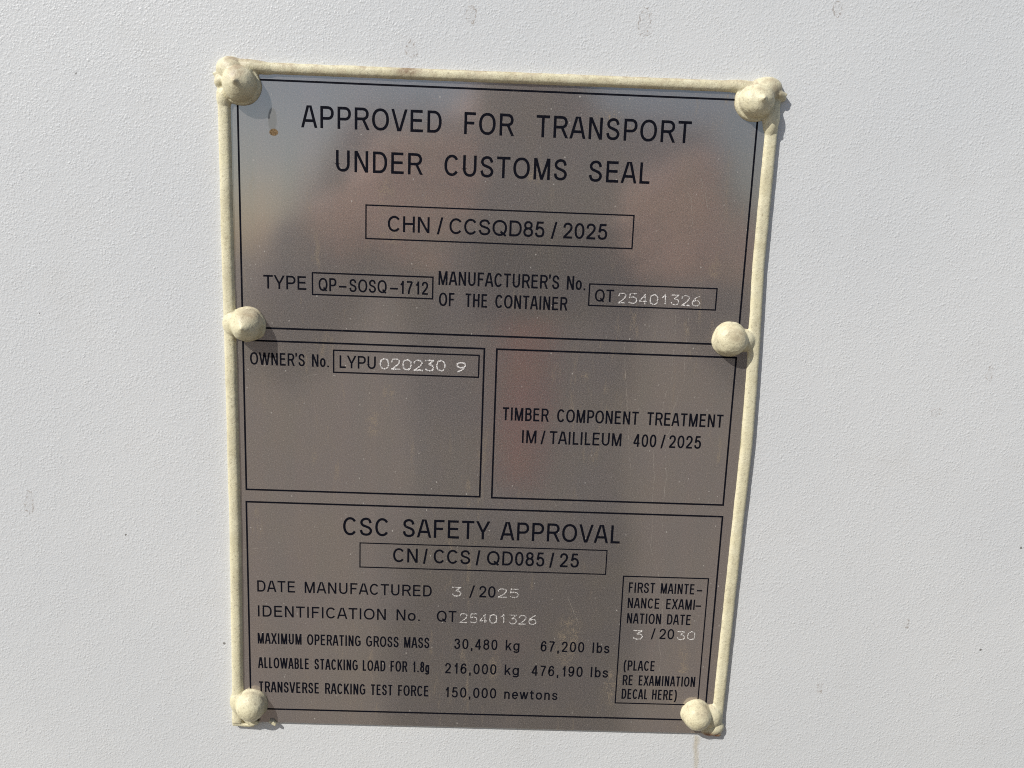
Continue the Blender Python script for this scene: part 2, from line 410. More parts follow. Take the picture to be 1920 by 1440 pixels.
# ------------------------------------------------------------------ setting
def grid_box(name, x0, x1, y0, y1, z0, z1, mat, parent=None):
    v = [(x0, y0, z0), (x1, y0, z0), (x1, y1, z0), (x0, y1, z0), (x0, y0, z1), (x1, y0, z1), (x1, y1, z1), (x0, y1, z1)]
    f = [(0, 1, 5, 4), (1, 2, 6, 5), (2, 3, 7, 6), (3, 0, 4, 7), (4, 5, 6, 7), (3, 2, 1, 0)]
    return obj(name, v, f, mat, parent)

g = obj('ground', [(-60, -60, 0), (60, -60, 0), (60, 60, 0), (-60, 60, 0)], [(0, 1, 2, 3)], M_GROUND)
tag(g, kind='structure')

WALL_Y = 1.2 * MM              # the plate's printed face lies at y = 0
wall = grid_box('container_wall', -1.6, 1.4, 0.0, 0.05, -PZ + 0.12, 1.35, M_WALL)
wall.location = (0, WALL_Y, PZ)
tag(wall, 'white painted steel container wall with pebbled finish behind the metal plate', 'container wall')

plate = empty('data_plate', (0, 0, PZ))
tag(plate, 'rectangular grey metal approval plate with black lettering, edged in cream sealant', 'data plate')

# sheet with softly rounded corners and a bevelled rim
def rounded_rect(x0, x1, z0, z1, r, n=6):
    pts = []
    for cx, cz, a0 in ((x1 - r, z1 - r, 0), (x0 + r, z1 - r, 90), (x0 + r, z0 + r, 180), (x1 - r, z0 + r, 270)):
        for i in range(n + 1):
            a = math.radians(a0 + 90 * i / n)
            pts.append((cx + r * math.cos(a), cz + r * math.sin(a)))
    return pts
fr = rounded_rect(-99.2, 99.8, -130.95, 130.0, 1.5)
inn = rounded_rect(-98.9, 99.5, -130.65, 129.7, 1.3)
n = len(fr)
vs_ = [(x * MM, 0.0, z * MM) for x, z in inn] + [(x * MM, 0.25 * MM, z * MM) for x, z in fr] + [(x * MM, 1.15 * MM, z * MM) for x, z in fr]
fs_ = [tuple(range(n))[::-1]] + [(i, (i + 1) % n, n + (i + 1) % n, n + i) for i in range(n)] + [(n + i, n + (i + 1) % n, 2 * n + (i + 1) % n, 2 * n + i) for i in range(n)]
n_plain = len(fs_)
rs = random.Random(11)
for ln in SCRATCHES:
    P_ = []
    for (x0, z0), (x1, z1) in zip(ln, ln[1:]):
        L_ = math.hypot(x1 - x0, z1 - z0)
        m_ = max(1, int(L_ / 0.9))
        P_ += [(x0 + (x1 - x0) * i / m_ + rs.uniform(-.09, .09), z0 + (z1 - z0) * i / m_) for i in range(m_)]
    P_.append(ln[-1])
    for (x0, z0), (x1, z1) in zip(P_, P_[1:]):
        if len(P_) > 9 and rs.random() < 0.30: continue
        d_ = Vector((x1 - x0, z1 - z0)).normalized(); s_ = Vector((-d_.y, d_.x)) * rs.uniform(.025, .06)
        b_ = len(vs_)
        vs_ += [((x0 - s_.x) * MM, -0.015 * MM, (z0 - s_.y) * MM), ((x0 + s_.x) * MM, -0.015 * MM, (z0 + s_.y) * MM),
                ((x1 + s_.x) * MM, -0.015 * MM, (z1 + s_.y) * MM), ((x1 - s_.x) * MM, -0.015 * MM, (z1 - s_.y) * MM)]
        fs_.append((b_, b_ + 1, b_ + 2, b_ + 3))
sheet = obj('metal_sheet', vs_, fs_, M_PLATE, plate)
sheet.data.materials.append(M_EDGE)
sheet.data.materials.append(M_SCRATCH)
for p in sheet.data.polygons:
    p.material_index = 0 if p.index == 0 else 1 if p.index < n_plain else 2

# ------------------------------------------------------------------ lettering: single-weight strokes
def spline(pts, n=10, closed=False):
    P = [Vector((p[0], p[1])) for p in pts]
    out = []
    m = len(P)
    rng = range(m) if closed else range(m - 1)
    for i in rng:
        if closed:
            p0, p1, p2, p3 = P[(i - 1) % m], P[i], P[(i + 1) % m], P[(i + 2) % m]
        else:
            p0 = P[i - 1] if i > 0 else P[i] * 2 - P[i + 1]
            p1, p2 = P[i], P[i + 1]
            p3 = P[i + 2] if i + 2 < m else P[i + 1] * 2 - P[i]
        for k in range(n):
            t = k / n
            out.append(0.5 * ((2 * p1) + (p2 - p0) * t + (2 * p0 - 5 * p1 + 4 * p2 - p3) * t * t + (3 * p1 - p0 - 3 * p2 + p3) * t ** 3))
    if not closed:
        out.append(P[-1])
    return [(p.x, p.y) for p in out]

def ell(cx, cy, rx, ry, a0, a1, n=24, e=2.2):
    o = []
    for i in range(n + 1):
        a = math.radians(a0 + (a1 - a0) * i / n)
        c, s = math.cos(a), math.sin(a)
        o.append((cx + rx * math.copysign(abs(c) ** (2 / e), c), cy + ry * math.copysign(abs(s) ** (2 / e), s)))
    return o

# skeletons in the unit square; 'p' open line, 'c' closed line, 'd' diagonal cut level at both ends
S_CURVE = [(.95, .735), (.80, .935), (.5, 1), (.18, .93), (.05, .76), (.18, .60), (.5, .515), (.83, .42), (.98, .25), (.83, .06), (.48, 0), (.14, .075), (.0, .29)]
TWO = [(.03, .70), (.14, .92), (.48, 1), (.83, .92), (.95, .73), (.84, .53), (.5, .30), (.16, .10), (.02, 0)]
THREE = [(.03, .76), (.16, .94), (.46, 1), (.79, .93), (.90, .76), (.78, .60), (.42, .54)]
THREE_B = [(.42, .54), (.83, .47), (.98, .28), (.82, .07), (.46, 0), (.14, .07), (.0, .27)]
FIVE = [(.07, .46), (.25, .60), (.50, .645), (.84, .55), (.98, .32), (.84, .07), (.45, 0), (.13, .07), (.0, .25)]
SIX = [(.93, .76), (.82, .94), (.54, 1), (.20, .87), (.02, .47), (.07, .17), (.26, .02), (.5, 0), (.84, .08), (.98, .31), (.85, .55), (.53, .625), (.22, .54), (.04, .33)]
NINE = [(1 - x, 1 - y) for x, y in SIX]
OVAL = ell(.5, .5, .5, .5, 0, 360, 40)[:-1]
#        width, left bearing, right bearing, strokes
GL = {
 'A': (.93, .0, .0, [('d', (0, 0), (.42, 1)), ('d', (1, 0), (.58, 1)), ('p', [(.17, .29), (.83, .29)])]),
 'B': (.75, .10, .05, [('p', [(0, -9), (0, 9)]), ('p', [(0, 1), (.55, 1)] + ell(.55, .77, .38, .23, 90, -90, 16)[1:] + [(0, .54)]), ('p', [(.55, .54)] + ell(.55, .27, .45, .27, 90, -90, 16)[1:] + [(0, 0)])]),
 'C': (.87, .06, .05, [('p', ell(.505, .5, .505, .5, 37, 323, 40, 2.1))]),
 'D': (.82, .10, .06, [('p', [(0, -9), (0, 9)]), ('p', [(0, 1), (.42, 1)] + ell(.42, .5, .58, .5, 90, -90, 26, 2.25)[1:] + [(0, 0)])]),
 'E': (.75, .10, .05, [('p', [(0, -9), (0, 9)]), ('p', [(0, 1), (1.04, 1)]), ('p', [(0, .53), (.98, .53)]), ('p', [(0, 0), (1.09, 0)])]),
 'F': (.70, .10, .03, [('p', [(0, -9), (0, 9)]), ('p', [(0, 1), (1.09, 1)]), ('p', [(0, .51), (.93, .51)])]),
 'G': (.91, .06, .08, [('p', ell(.505, .5, .505, .5, 40, 300, 40, 2.1) + [(.86, .075), (1, .16), (1, .47), (.56, .47)])]),
 'H': (.79, .10, .10, [('p', [(0, -9), (0, 9)]), ('p', [(1, -9), (1, 9)]), ('p', [(0, .53), (1, .53)])]),
 'I': (0, .11, .11, [('p', [(0, -9), (0, 9)])]),
 'K': (.85, .10, .0, [('p', [(0, -9), (0, 9)]), ('d', (.0, .30), (.95, 1)), ('d', (1.0, 0), (.34, .60))]),
 'L': (.63, .10, .03, [('p', [(0, -9), (0, 9)]), ('p', [(0, 0), (1.1, 0)])]),
 'M': (.96, .10, .10, [('p', [(0, -9), (0, 9)]), ('p', [(1, -9), (1, 9)]), ('d', (.5, 0), (.04, 1)), ('d', (.5, 0), (.96, 1))]),
 'N': (.79, .10, .10, [('p', [(0, -9), (0, 9)]), ('p', [(1, -9), (1, 9)]), ('d', (.98, 0), (.02, 1))]),
 'O': (.97, .06, .06, [('c', OVAL)]),
 'P': (.77, .10, .04, [('p', [(0, -9), (0, 9)]), ('p', [(0, 1), (.55, 1)] + ell(.55, .72, .45, .28, 90, -90, 18, 2.2)[1:] + [(0, .44)])]),
 'Q': (.97, .06, .06, [('c', OVAL), ('p', [(.57, .24), (1.0, -.07)])]),
 'R': (.86, .10, .0, [('p', [(0, -9), (0, 9)]), ('p', [(0, 1), (.52, 1)] + ell(.52, .745, .40, .255, 90, -90, 18, 2.2)[1:] + [(0, .49)]), ('d', (1.0, 0), (.56, .50))]),
 'S': (.79, .05, .06, [('p', spline(S_CURVE, 6))]),
 'T': (.82, .03, .03, [('p', [(-.09, 1), (1.09, 1)]), ('p', [(.5, -9), (.5, 1)])]),
 'U': (.79, .10, .10, [('p', [(0, 9), (0, .36)] + ell(.5, .36, .5, .36, 180, 360, 24, 2.2) + [(1, 9)])]),
 'V': (.93, .0, .0, [('d', (.46, 0), (0, 1)), ('d', (.54, 0), (1, 1))]),
 'W': (1.33, .01, .01, [('d', (.235, 0), (0, 1)), ('d', (.265, 0), (.49, 1)), ('d', (.735, 0), (.51, 1)), ('d', (.765, 0), (1, 1))]),
 'X': (.92, .0, .0, [('d', (0, 0), (.97, 1)), ('d', (1, 0), (.03, 1))]),
 'Y': (.92, .0, .0, [('p', [(.5, -9), (.5, .44)]), ('d', (.47, .40), (0, 1)), ('d', (.53, .40), (1, 1))]),
 '0': (.65, .06, .06, [('c', OVAL)]),
 '1': (.36, .15, .15, [('p', [(1, -9), (1, 9)]), ('p', spline([(0, .70), (.35, .78), (.75, .90), (1.0, 1.03)], 4))]),
 '2': (.65, .05, .06, [('p', spline(TWO, 6)), ('p', [(-.06, 0), (1.09, 0)])]),
 '3': (.65, .05, .06, [('p', spline(THREE, 6)), ('p', spline(THREE_B, 6))]),
 '4': (.69, .03, .06, [('p', [(.76, -9), (.76, 9)]), ('p', [(-.03, .235), (1.09, .235)]), ('d', (.0, .23), (.72, 1))]),
 '5': (.65, .06, .06, [('p', [(.97, 1), (.22, 1), (.07, .46)]), ('p', spline(FIVE, 6))]),
 '6': (.65, .05, .06, [('p', spline(SIX, 6))]),
 '7': (.64, .06, .06, [('p', [(-.06, 1), (1.0, 1)]), ('p', spline([(1.0, 1), (.66, .62), (.43, .28), (.32, -.07)], 6))]),
 '8': (.65, .05, .06, [('c', ell(.5, .77, .42, .23, 0, 360, 28)[:-1]), ('c', ell(.5, .27, .5, .27, 0, 360, 30)[:-1])]),
 '9': (.65, .05, .06, [('p', spline(NINE, 6))]),
 '/': (.39, .05, .05, [('d', (0, 0), (1, 1))]),
 '-': (.50, .05, .05, [('p', [(-.12, .36), (1.12, .36)])]),
 '.': (0, .12, .12, [('b', 0.0)]),
 ',': (0, .12, .12, [('b', 0.0), ('p', [(.6, .0), (.45, -.14), (.0, -.27)])]),
 "'": (0, .05, .07, [('q', 0.0)]),
 '(': (-.26, .08, .06, [('p', spline([(1, 1.1), (.25, .85), (0, .40), (.25, -.05), (1, -.30)], 6))]),
 ')': (-.26, .06, .08, [('p', spline([(0, 1.1), (.75, .85), (1, .40), (.75, -.05), (0, -.30)], 6))]),
 'b': (.63, .09, .05, [('p', [(0, -9), (0, 9)]), ('c', ell(.5, .335, .5, .335, 0, 360, 26)[:-1])]),
 'e': (.67, .05, .05, [('p', [(.03, .33), (1, .33)] + ell(.5, .335, .5, .335, 0, 325, 28)[1:])]),
 'g': (.63, .05, .09, [('c', ell(.5, .335, .5, .335, 0, 360, 26)[:-1]), ('p', [(1, .74), (1, -.08)] + ell(.5, -.08, .5, .16, 0, -165, 16, 2.3)[1:])]),
 'k': (.62, .09, .0, [('p', [(0, -9), (0, 9)]), ('d', (.0, .18), (.90, .74)), ('d', (1.0, 0), (.36, .46))]),
 'l': (0, .10, .10, [('p', [(0, -9), (0, 9)])]),
 'n': (.61, .09, .09, [('p', [(0, -9), (0, .74)]), ('p', [(0, .44)] + ell(.5, .40, .5, .27, 170, 0, 18, 2.3) + [(1, -9)])]),
 'o': (.69, .05, .05, [('c', ell(.5, .335, .5, .335, 0, 360, 28)[:-1])]),
 's': (.62, .04, .05, [('p', spline([(x, y * .67) for x, y in S_CURVE], 5))]),
 't': (-.40, .03, .04, [('p', [(.40, .93), (.40, .16), (.55, .01), (1.1, .0)]), ('p', [(-.25, .655), (1.2, .655)])]),
 'w': (.97, .01, .01, [('d', (.255, 0), (0, .74)), ('d', (.285, 0), (.49, .74)), ('d', (.715, 0), (.51, .74)), ('d', (.745, 0), (1, .74))]),
}

def ribbon(pts, t, closed=False):
    P = [Vector(p) for p in pts]
    m = len(P)
    L, Rr = [], []
    for i in range(m):
        a = P[i - 1] if (i > 0 or closed) else None
        b = P[(i + 1) % m] if (i < m - 1 or closed) else None
        d1 = (P[i] - a).normalized() if a is not None else None
        d2 = (b - P[i]).normalized() if b is not None else None
        if d1 is None: d1 = d2
        if d2 is None: d2 = d1
        nn = Vector((-(d1.y + d2.y), d1.x + d2.x))
        if nn.length < 1e-6: nn = Vector((-d1.y, d1.x))
        nn.normalize()
        c = max(0.45, nn.dot(Vector((-d1.y, d1.x))))
        L.append(P[i] + nn * (t / 2 / c)); Rr.append(P[i] - nn * (t / 2 / c))
    V = []
    for a, b in zip(L, Rr):
        V += [a, b]
    F = [(2 * i, 2 * i + 1, 2 * i + 3, 2 * i + 2) for i in range(m - 1)]
    if closed:
        F.append((2 * m - 2, 2 * m - 1, 1, 0))
    return V, F

def glyph(ch, W, t, V, F, x0, z0, cap):
    """adds the strokes of one character; W = outline width, in caps"""
    h = t / 2
    mx = lambda u: h + (W - t) * u
    my = lambda v: h + (1 - t) * v
    for k, s in enumerate(GL[ch][3]):
        if s[0] == 'd':
            (u0, v0), (u1, v1) = s[1], s[2]
            ya = 0.0 if v0 == 0 else my(v0)
            yb = 1.0 if v1 == 1 else my(v1)
            xr0, xr1 = u0 * (W - t) + h, u1 * (W - t) + h
            ln = math.hypot(xr1 - xr0, yb - ya)
            hw = t * 0.5 * ln / (yb - ya) * 0.97
            c = lambda u: min(max(u * (W - t) + h, hw), W - hw) if W > 3 * hw else u * (W - t) + h
            xa, xb = c(u0), c(u1)
            vv = [Vector((xa - hw, ya)), Vector((xa + hw, ya)), Vector((xb + hw, yb)), Vector((xb - hw, yb))]
            ff = [(0, 1, 2, 3)]
        elif s[0] == 'b':
            vv = [Vector((0, 0)), Vector((t, 0)), Vector((t, t)), Vector((0, t))]; ff = [(0, 1, 2, 3)]
        elif s[0] == 'q':
            vv = [Vector((0, 1.04 - t)), Vector((t, 1.04 - t)), Vector((t, 1.05)), Vector((0, 1.05)), Vector((t * .1, .70)), Vector((t * .7, .76))]
            ff = [(0, 1, 2, 3), (0, 4, 5, 1)]
        else:
            pts = []
            for u, v in s[1]:
                y = -0.0 if v == -9 else 1.0 if v == 9 else my(v)
                pts.append((mx(u), y))
            vv, ff = ribbon(pts, t, s[0] == 'c')
        base = len(V)
        y = -(0.030 + 0.006 * k) * MM
        V += [((x0 + p.x * cap) * MM, y, (z0 + p.y * cap) * MM) for p in vv]
        F += [tuple(base + i for i in f) for f in ff]

def word(txt, xl, xr, z, cap, tr, t, V, F):
    Wd = (xr - xl) / cap
    n = len(txt)
    flex = fixed = 0.0
    for i, ch in enumerate(txt):
        w, lb, rb, _ = GL[ch]
        if w == 0: fixed += t
        elif w < 0: fixed -= w
        else: flex += w
        if i < n - 1:
            flex += rb + GL[txt[i + 1]][1]
            fixed += tr
    hs = (Wd - fixed) / flex if flex > 0 else 1.0
    hs = max(hs, 0.2)
    x = 0.0
    for i, ch in enumerate(txt):
        w, lb, rb, _ = GL[ch]
        ww = t if w == 0 else -w if w < 0 else w * hs
        zz, cc = (z - 0.06 * cap, cap * 1.08) if ch == '/' else (z, cap)
        glyph(ch, ww * cap / cc, t * cap / cc, V, F, xl + x * cap, zz, cc)
        x += ww + (rb + (GL[txt[i + 1]][1] if i < n - 1 else 0)) * hs + tr

# stamped figures: rows of small punched craters with a raised bright burr
ST = {'0': [spline([(.5, 1), (.9, .86), (1, .5), (.9, .14), (.5, 0), (.1, .14), (0, .5), (.1, .86), (.5, 1)], 8)],
      '1': [[(.62, 1), (.62, 0)], [(.20, .72), (.62, 1)]],
      '2': [spline([(.0, .74), (.15, .95), (.5, 1), (.86, .92), (.97, .72), (.7, .42), (.3, .16), (0, 0)], 8), [(0, 0), (1, 0)]],
      '3': [[(.03, 1), (.97, 1), (.38, .60)], spline([(.38, .60), (.82, .55), (1, .30), (.85, .06), (.5, 0), (.15, .05), (0, .24)], 8)],
      '4': [[(.74, 1), (0, .26)], [(0, .26), (1, .26)], [(.74, 1), (.74, 0)]],
      '5': [[(.97, 1), (.12, 1), (.06, .56)], spline([(.06, .56), (.45, .64), (.85, .57), (1, .32), (.86, .06), (.45, 0), (0, .1)], 8)],
      '6': [spline([(.88, 1), (.45, .82), (.12, .52), (0, .28), (.14, .05), (.5, 0), (.86, .06), (1, .28), (.84, .50), (.5, .55), (.14, .46), (.02, .30)], 8)],
      '9': [spline([(.12, 0), (.55, .18), (.88, .48), (1, .72), (.86, .95), (.5, 1), (.14, .94), (0, .72), (.16, .50), (.5, .45), (.86, .54), (.98, .70)], 8)]}
def stamped(txt, xl, xr, z, cap, V, F, rnd, wt):
    n = len(txt)
    pitch = (xr - xl) / (n - 0.20) if n > 1 else xr - xl
    gw = pitch * 0.80 if n > 1 else xr - xl
    sw = 0.23
    for i, ch in enumerate(txt):
        ox = xl + i * pitch
        oz = z + rnd.uniform(-.10, .10)
        for line in ST[ch]:
            P = [Vector((ox + sw + u * (gw - 2 * sw), oz + sw + v * (cap - 2 * sw))) for u, v in line]
            acc = 0.0
            fade = rnd.uniform(.85, 1.0)
            for a, b in zip(P, P[1:]):
                L = (b - a).length
                d = (b - a) / max(L, 1e-9)
                while acc < L:
                    c = a + d * acc + Vector((rnd.uniform(-.08, .08), rnd.uniform(-.08, .08)))
                    r = rnd.uniform(.19, .32) * fade * wt
                    if rnd.random() < 0.06:
                        acc += 0.2
                        continue
                    hgt = rnd.uniform(.05, .22)
                    base = len(V)
                    m = 7
                    for k in range(m):
                        an = 2 * math.pi * k / m + rnd.random()
                        rr = r * rnd.uniform(.8, 1.15)
                        V.append(((c.x + rr * math.cos(2 * math.pi * k / m)) * MM, -0.012 * MM, (c.y + rr * math.sin(2 * math.pi * k / m)) * MM))
                    for k in range(m):
                        rr = r * .62
                        V.append(((c.x + rr * math.cos(2 * math.pi * k / m)) * MM, -hgt * MM, (c.y + rr * math.sin(2 * math.pi * k / m)) * MM))
                    V.append((c.x * MM, -0.02 * MM, c.y * MM))
                    for k in range(m):
                        k2 = (k + 1) % m
                        F.append((base + k, base + k2, base + m + k2, base + m + k))
                        F.append((base + m + k, base + m + k2, base + 2 * m))
                    acc += rnd.uniform(.22, .44)
                acc -= L

def frame(V, F, x0, x1, z0, z1, t, y=-0.024):
    h = t / 2
    o = [(x0 - h, z0 - h), (x1 + h, z0 - h), (x1 + h, z1 + h), (x0 - h, z1 + h)]
    i_ = [(x0 + h, z0 + h), (x1 - h, z0 + h), (x1 - h, z1 - h), (x0 + h, z1 - h)]
    b = len(V)
    V += [(x * MM, y * MM, z * MM) for x, z in o + i_]
    F += [(b + k, b + (k + 1) % 4, b + 4 + (k + 1) % 4, b + 4 + k) for k in range(4)]

PANEL = {}
for nm, grp, x0, x1, z0, z1, th in RECTS:
    V, F = [], []
    frame(V, F, x0, x1, z0, z1, th)
    if nm.endswith('panel'):
        PANEL[grp] = tag(obj('ruled_panel', V, F, M_INK, plate), {
            'customs': 'large upper ruled panel with the customs seal wording',
            'owner': 'left ruled panel with the owner number and an empty space below',
            'timber': 'right ruled panel with the timber treatment wording',
            'csc': 'lower ruled panel with the safety approval wording'}[grp])
for nm, grp, x0, x1, z0, z1, th in RECTS:
    if not nm.endswith('panel'):
        V, F = [], []
        frame(V, F, x0, x1, z0, z1, th)
        obj('decal_box' if nm == 'decal_box' else 'number_box', V, F, M_INK, PANEL[grp])
rnd = random.Random(5)
for grp, kind, z, cap, tr, words in TEXT:
    V, F = [], []
    if kind == 'stamp':
        for t_, xl, xr in words:
            stamped(t_, xl, xr, z, cap, V, F, rnd, 1.22 if grp == 'owner' else 0.95 if grp == 'customs' else 1.0)
        o = obj('stamped_number', V, F, M_STAMP_DULL if grp == 'csc' else M_STAMP, PANEL[grp])
        tag(o, 'bright punched figures reading ' + ' '.join(w_[0] for w_ in words))
    else:
        t = 0.128 if cap > 7 else 0.136 if cap > 5.5 else 0.133
        for t_, xl, xr in words:
            word(t_, xl, xr, z, cap, tr, t, V, F)
        o = obj('text_line', V, F, M_INK, PANEL[grp])
        tag(o, 'black printed line reading ' + ' '.join(w_[0] for w_ in words))

# ------------------------------------------------------------------ sealant beads and rivets
def ellipsoid(bm, c, r, rot=0.0):
    m = Matrix.Translation(Vector(c) * MM) @ Matrix.Rotation(rot, 4, 'Y') @ Matrix.Diagonal((r[0] * MM, r[1] * MM, r[2] * MM, 1))
    bmesh.ops.create_icosphere(bm, subdivisions=4, radius=1.0, matrix=m)

def tube(bm, path, yc=1.0, e=2.0):
    se = lambda v: math.copysign(abs(v) ** (2.0 / e), v)
    """path: (x, z, half width, height) in mm; an elliptical bead centred on y = yc"""
    n = 32
    rings = []
    for i, (x, z, hw, ht) in enumerate(path):
        a = path[max(i - 1, 0)]; b = path[min(i + 1, len(path) - 1)]
        d = Vector((b[0] - a[0], b[1] - a[1])).normalized()
        s = Vector((-d.y, d.x))
        rings.append([bm.verts.new(((x + s.x * hw * se(math.cos(q))) * MM, (yc - ht * se(math.sin(q))) * MM, (z + s.y * hw * se(math.cos(q))) * MM))
                      for q in [2 * math.pi * k / n for k in range(n)]])
    for r0, r1 in zip(rings, rings[1:]):
        for k in range(n):
            bm.faces.new((r0[k], r0[(k + 1) % n], r1[(k + 1) % n], r1[k]))
    bm.faces.new(rings[0][::-1]); bm.faces.new(rings[-1])

def dome(bm, cx, cz, prof, seed, squash=(1, 1), lean=(0, 0)):
    """lathed rivet head under sealant; prof: (radius, height above plate) from rim to tip"""
    n = 48
    rings = []
    for (r, h) in prof:
        ring = []
        for k in range(n):
            a = 2 * math.pi * k / n
            w_ = 1 + 0.07 * mnoise.noise(Vector((math.cos(a) * 1.3 + seed * 7.1, math.sin(a) * 1.3, h * 0.25)))
            ring.append(bm.verts.new(((cx + lean[0] * max(h, 0) + r * w_ * squash[0] * math.cos(a)) * MM, -h * MM, (cz + lean[1] * max(h, 0) + r * w_ * squash[1] * math.sin(a)) * MM)))
        rings.append(ring)
    for r0, r1 in zip(rings, rings[1:]):
        for k in range(n):
            bm.faces.new((r0[k], r0[(k + 1) % n], r1[(k + 1) % n], r1[k]))
    bm.faces.new(rings[0][::-1]); bm.faces.new(rings[-1])

def slab(bm, pts, y0, y1):
    a = [bm.verts.new((x * MM, y0 * MM, z * MM)) for x, z in pts]
    b = [bm.verts.new((x * MM, y1 * MM, z * MM)) for x, z in pts]
    k = len(pts)
    for i in range(k):
        bm.faces.new((a[i], a[(i + 1) % k], b[(i + 1) % k], b[i]))
    bm.faces.new(a[::-1]); bm.faces.new(b)

bm = bmesh.new()
def wob(i, s):
    return 0.07 * mnoise.noise(Vector((i * 0.35, s, 0.0)))
def lerp(tab, z):
    for (z0, v0), (z1, v1) in zip(tab, tab[1:]):
        if z0 >= z >= z1:
            return v0 + (v1 - v0) * (z0 - z) / (z0 - z1)
    return tab[-1][1]
LX = [(135, -99.6), (60, -99.7), (0, -99.5), (-45, -99.5), (-116, -100.2), (-135, -100.7)]
RX = [(135, 100.6), (104, 100.4), (65, 100.3), (30, 101.6), (-4, 102.2), (-41, 101.5), (-110, 100.6), (-140, 100.4)]
N = 70
tube(bm, [(lerp(LX, z) + wob(i, 1.3), z, 2.45 + wob(i, 9.1) * 1.1, 2.55 + wob(i, 4.7)) for i, z in enumerate([128.5 - 259.5 * k / N for k in range(N + 1)])], e=2.5)
tube(bm, [(lerp(RX, z) + wob(i, 2.3), z, 2.45 + wob(i, 7.1) * 1.1, 2.2 + wob(i, 3.7)) for i, z in enumerate([129.5 - 261.0 * k / N for k in range(N + 1)])], e=2.9)
tube(bm, [(x, 129.0 + 0.35 * x / 100 + wob(i, 5.9), 2.1 + wob(i, 6.1) * 1.1, 2.5 + wob(i, 8.7)) for i, x in enumerate([-98.5 + 198.0 * k / N for k in range(N + 1)])], e=2.5)
D0 = [(7.2, -1.5), (7.2, 0.7), (6.9, 1.35), (6.15, 1.3), (6.15, 2.6), (5.75, 3.8), (4.95, 5.0), (3.8, 6.0), (2.5, 6.7), (1.4, 7.2), (0.85, 8.0), (0.25, 8.6)]
D1 = [(6.9, -1.5), (6.8, 0.5), (6.1, 1.2), (6.0, 2.6), (5.5, 4.2), (4.5, 5.6), (3.1, 6.9), (1.7, 7.9), (0.6, 8.6), (0.15, 8.9)]
D2 = [(6.9, -1.5), (6.8, 0.5), (6.3, 1.3), (6.1, 2.8), (5.4, 4.4), (4.2, 5.6), (2.7, 6.3), (1.2, 6.7), (0.2, 6.8)]
RV = [(-93.2, 122.6, D0, 1, (1, 1.02), (0, 0)), (93.2, 124.2, D0, 2, (1.02, .98), (.12, 0)), (-92.6, 36.0, D1, 3, (.98, 1), (0, -.1)),
      (91.6, 36.9, D2, 4, (1, 1), (.05, 0)), (-94.3, -122.4, D2, 5, (.97, 1.0), (0, 0)), (91.3, -121.7, D2, 6, (.95, .96), (0, 0))]
for cx, cz, pr, sd, sq, ln in RV:
    dome(bm, cx, cz, pr, sd, sq, ln)
# squeezed-out lumps at the corners and beside the rivets
ellipsoid(bm, (-96.6, 1.2, 127.4), (6.0, 5.0, 5.0), 0.3)
ellipsoid(bm, (-100.2, 1.0, 123.6), (3.0, 3.6, 2.6), -0.5)
ellipsoid(bm, (-99.6, 1.0, 118.0), (3.0, 3.3, 5.0))
ellipsoid(bm, (-89.0, 1.0, 129.0), (11.0, 3.3, 2.6), 0.08)
ellipsoid(bm, (96.6, 1.0, 128.2), (6.8, 5.2, 5.0), -0.25)
ellipsoid(bm, (88.0, 1.0, 129.3), (11.0, 3.0, 2.5), 0.02)
ellipsoid(bm, (100.9, 0.8, 127.6), (4.6, 3.4, 2.0), 0.5)
ellipsoid(bm, (100.0, 0.6, 119.0), (3.2, 3.4, 7.5))
ellipsoid(bm, (-98.0, 0.8, 35.8), (4.6, 3.9, 5.4))
ellipsoid(bm, (97.4, 0.8, 36.6), (4.6, 3.7, 4.6))
ellipsoid(bm, (-99.5, 0.8, -122.0), (4.2, 3.6, 6.0))
ellipsoid(bm, (98.0, 0.6, -122.5), (4.6, 3.6, 5.6))
slab(bm, [(105.0, 127.2), (102.0, 128.6), (100.0, 126.0), (103.4, 125.2)], 1.6, -1.3)
slab(bm, [(-103.5, 126.2), (-100.5, 127.4), (-99.0, 124.0), (-101.5, 123.4)], 1.6, -1.2)
# torn skirts below the lower rivets
slab(bm, [(-102.6, -132.4), (-93.6, -132.9), (-93.8, -131.7), (-99.2, -131.2), (-100.6, -127.0), (-102.8, -128.5)], 1.6, -0.9)
slab(bm, [(-98.4, -128.6), (-95.0, -132.2), (-92.2, -131.2), (-91.2, -130.2), (-93.0, -129.4), (-96.2, -127.0)], -0.3, -1.6)
slab(bm, [(-87.6, -129.3), (-85.4, -129.6), (-84.2, -130.8), (-84.6, -131.9), (-85.8, -131.3), (-87.2, -130.3)], 1.4, -1.3)
ellipsoid(bm, (98.8, 0.9, -128.4), (5.2, 3.2, 3.4), -0.25)
bmesh.ops.recalc_face_normals(bm, faces=bm.faces)
raw = bpy.data.meshes.new('sealant_source')
bm.to_mesh(raw); bm.free()
tmp = bpy.data.objects.new('sealant_source', raw)
COL.objects.link(tmp)
md = tmp.modifiers.new('r', 'REMESH'); md.mode = 'VOXEL'; md.voxel_size = 0.00026; md.adaptivity = 0.0
ms = tmp.modifiers.new('s', 'SMOOTH'); ms.factor = 0.5; ms.iterations = 11
dg = bpy.context.evaluated_depsgraph_get()
ev = tmp.evaluated_get(dg).to_mesh()
nv, nf = len(ev.vertices), len(ev.polygons)
co = np.empty(nv * 3); ev.vertices.foreach_get('co', co); co = co.reshape(-1, 3)
nr = np.empty(nv * 3); ev.vertices.foreach_get('normal', nr); nr = nr.reshape(-1, 3)
polys = [tuple(p.vertices) for p in ev.polygons]
tmp.evaluated_get(dg).to_mesh_clear()
bpy.data.objects.remove(tmp); bpy.data.meshes.remove(raw)
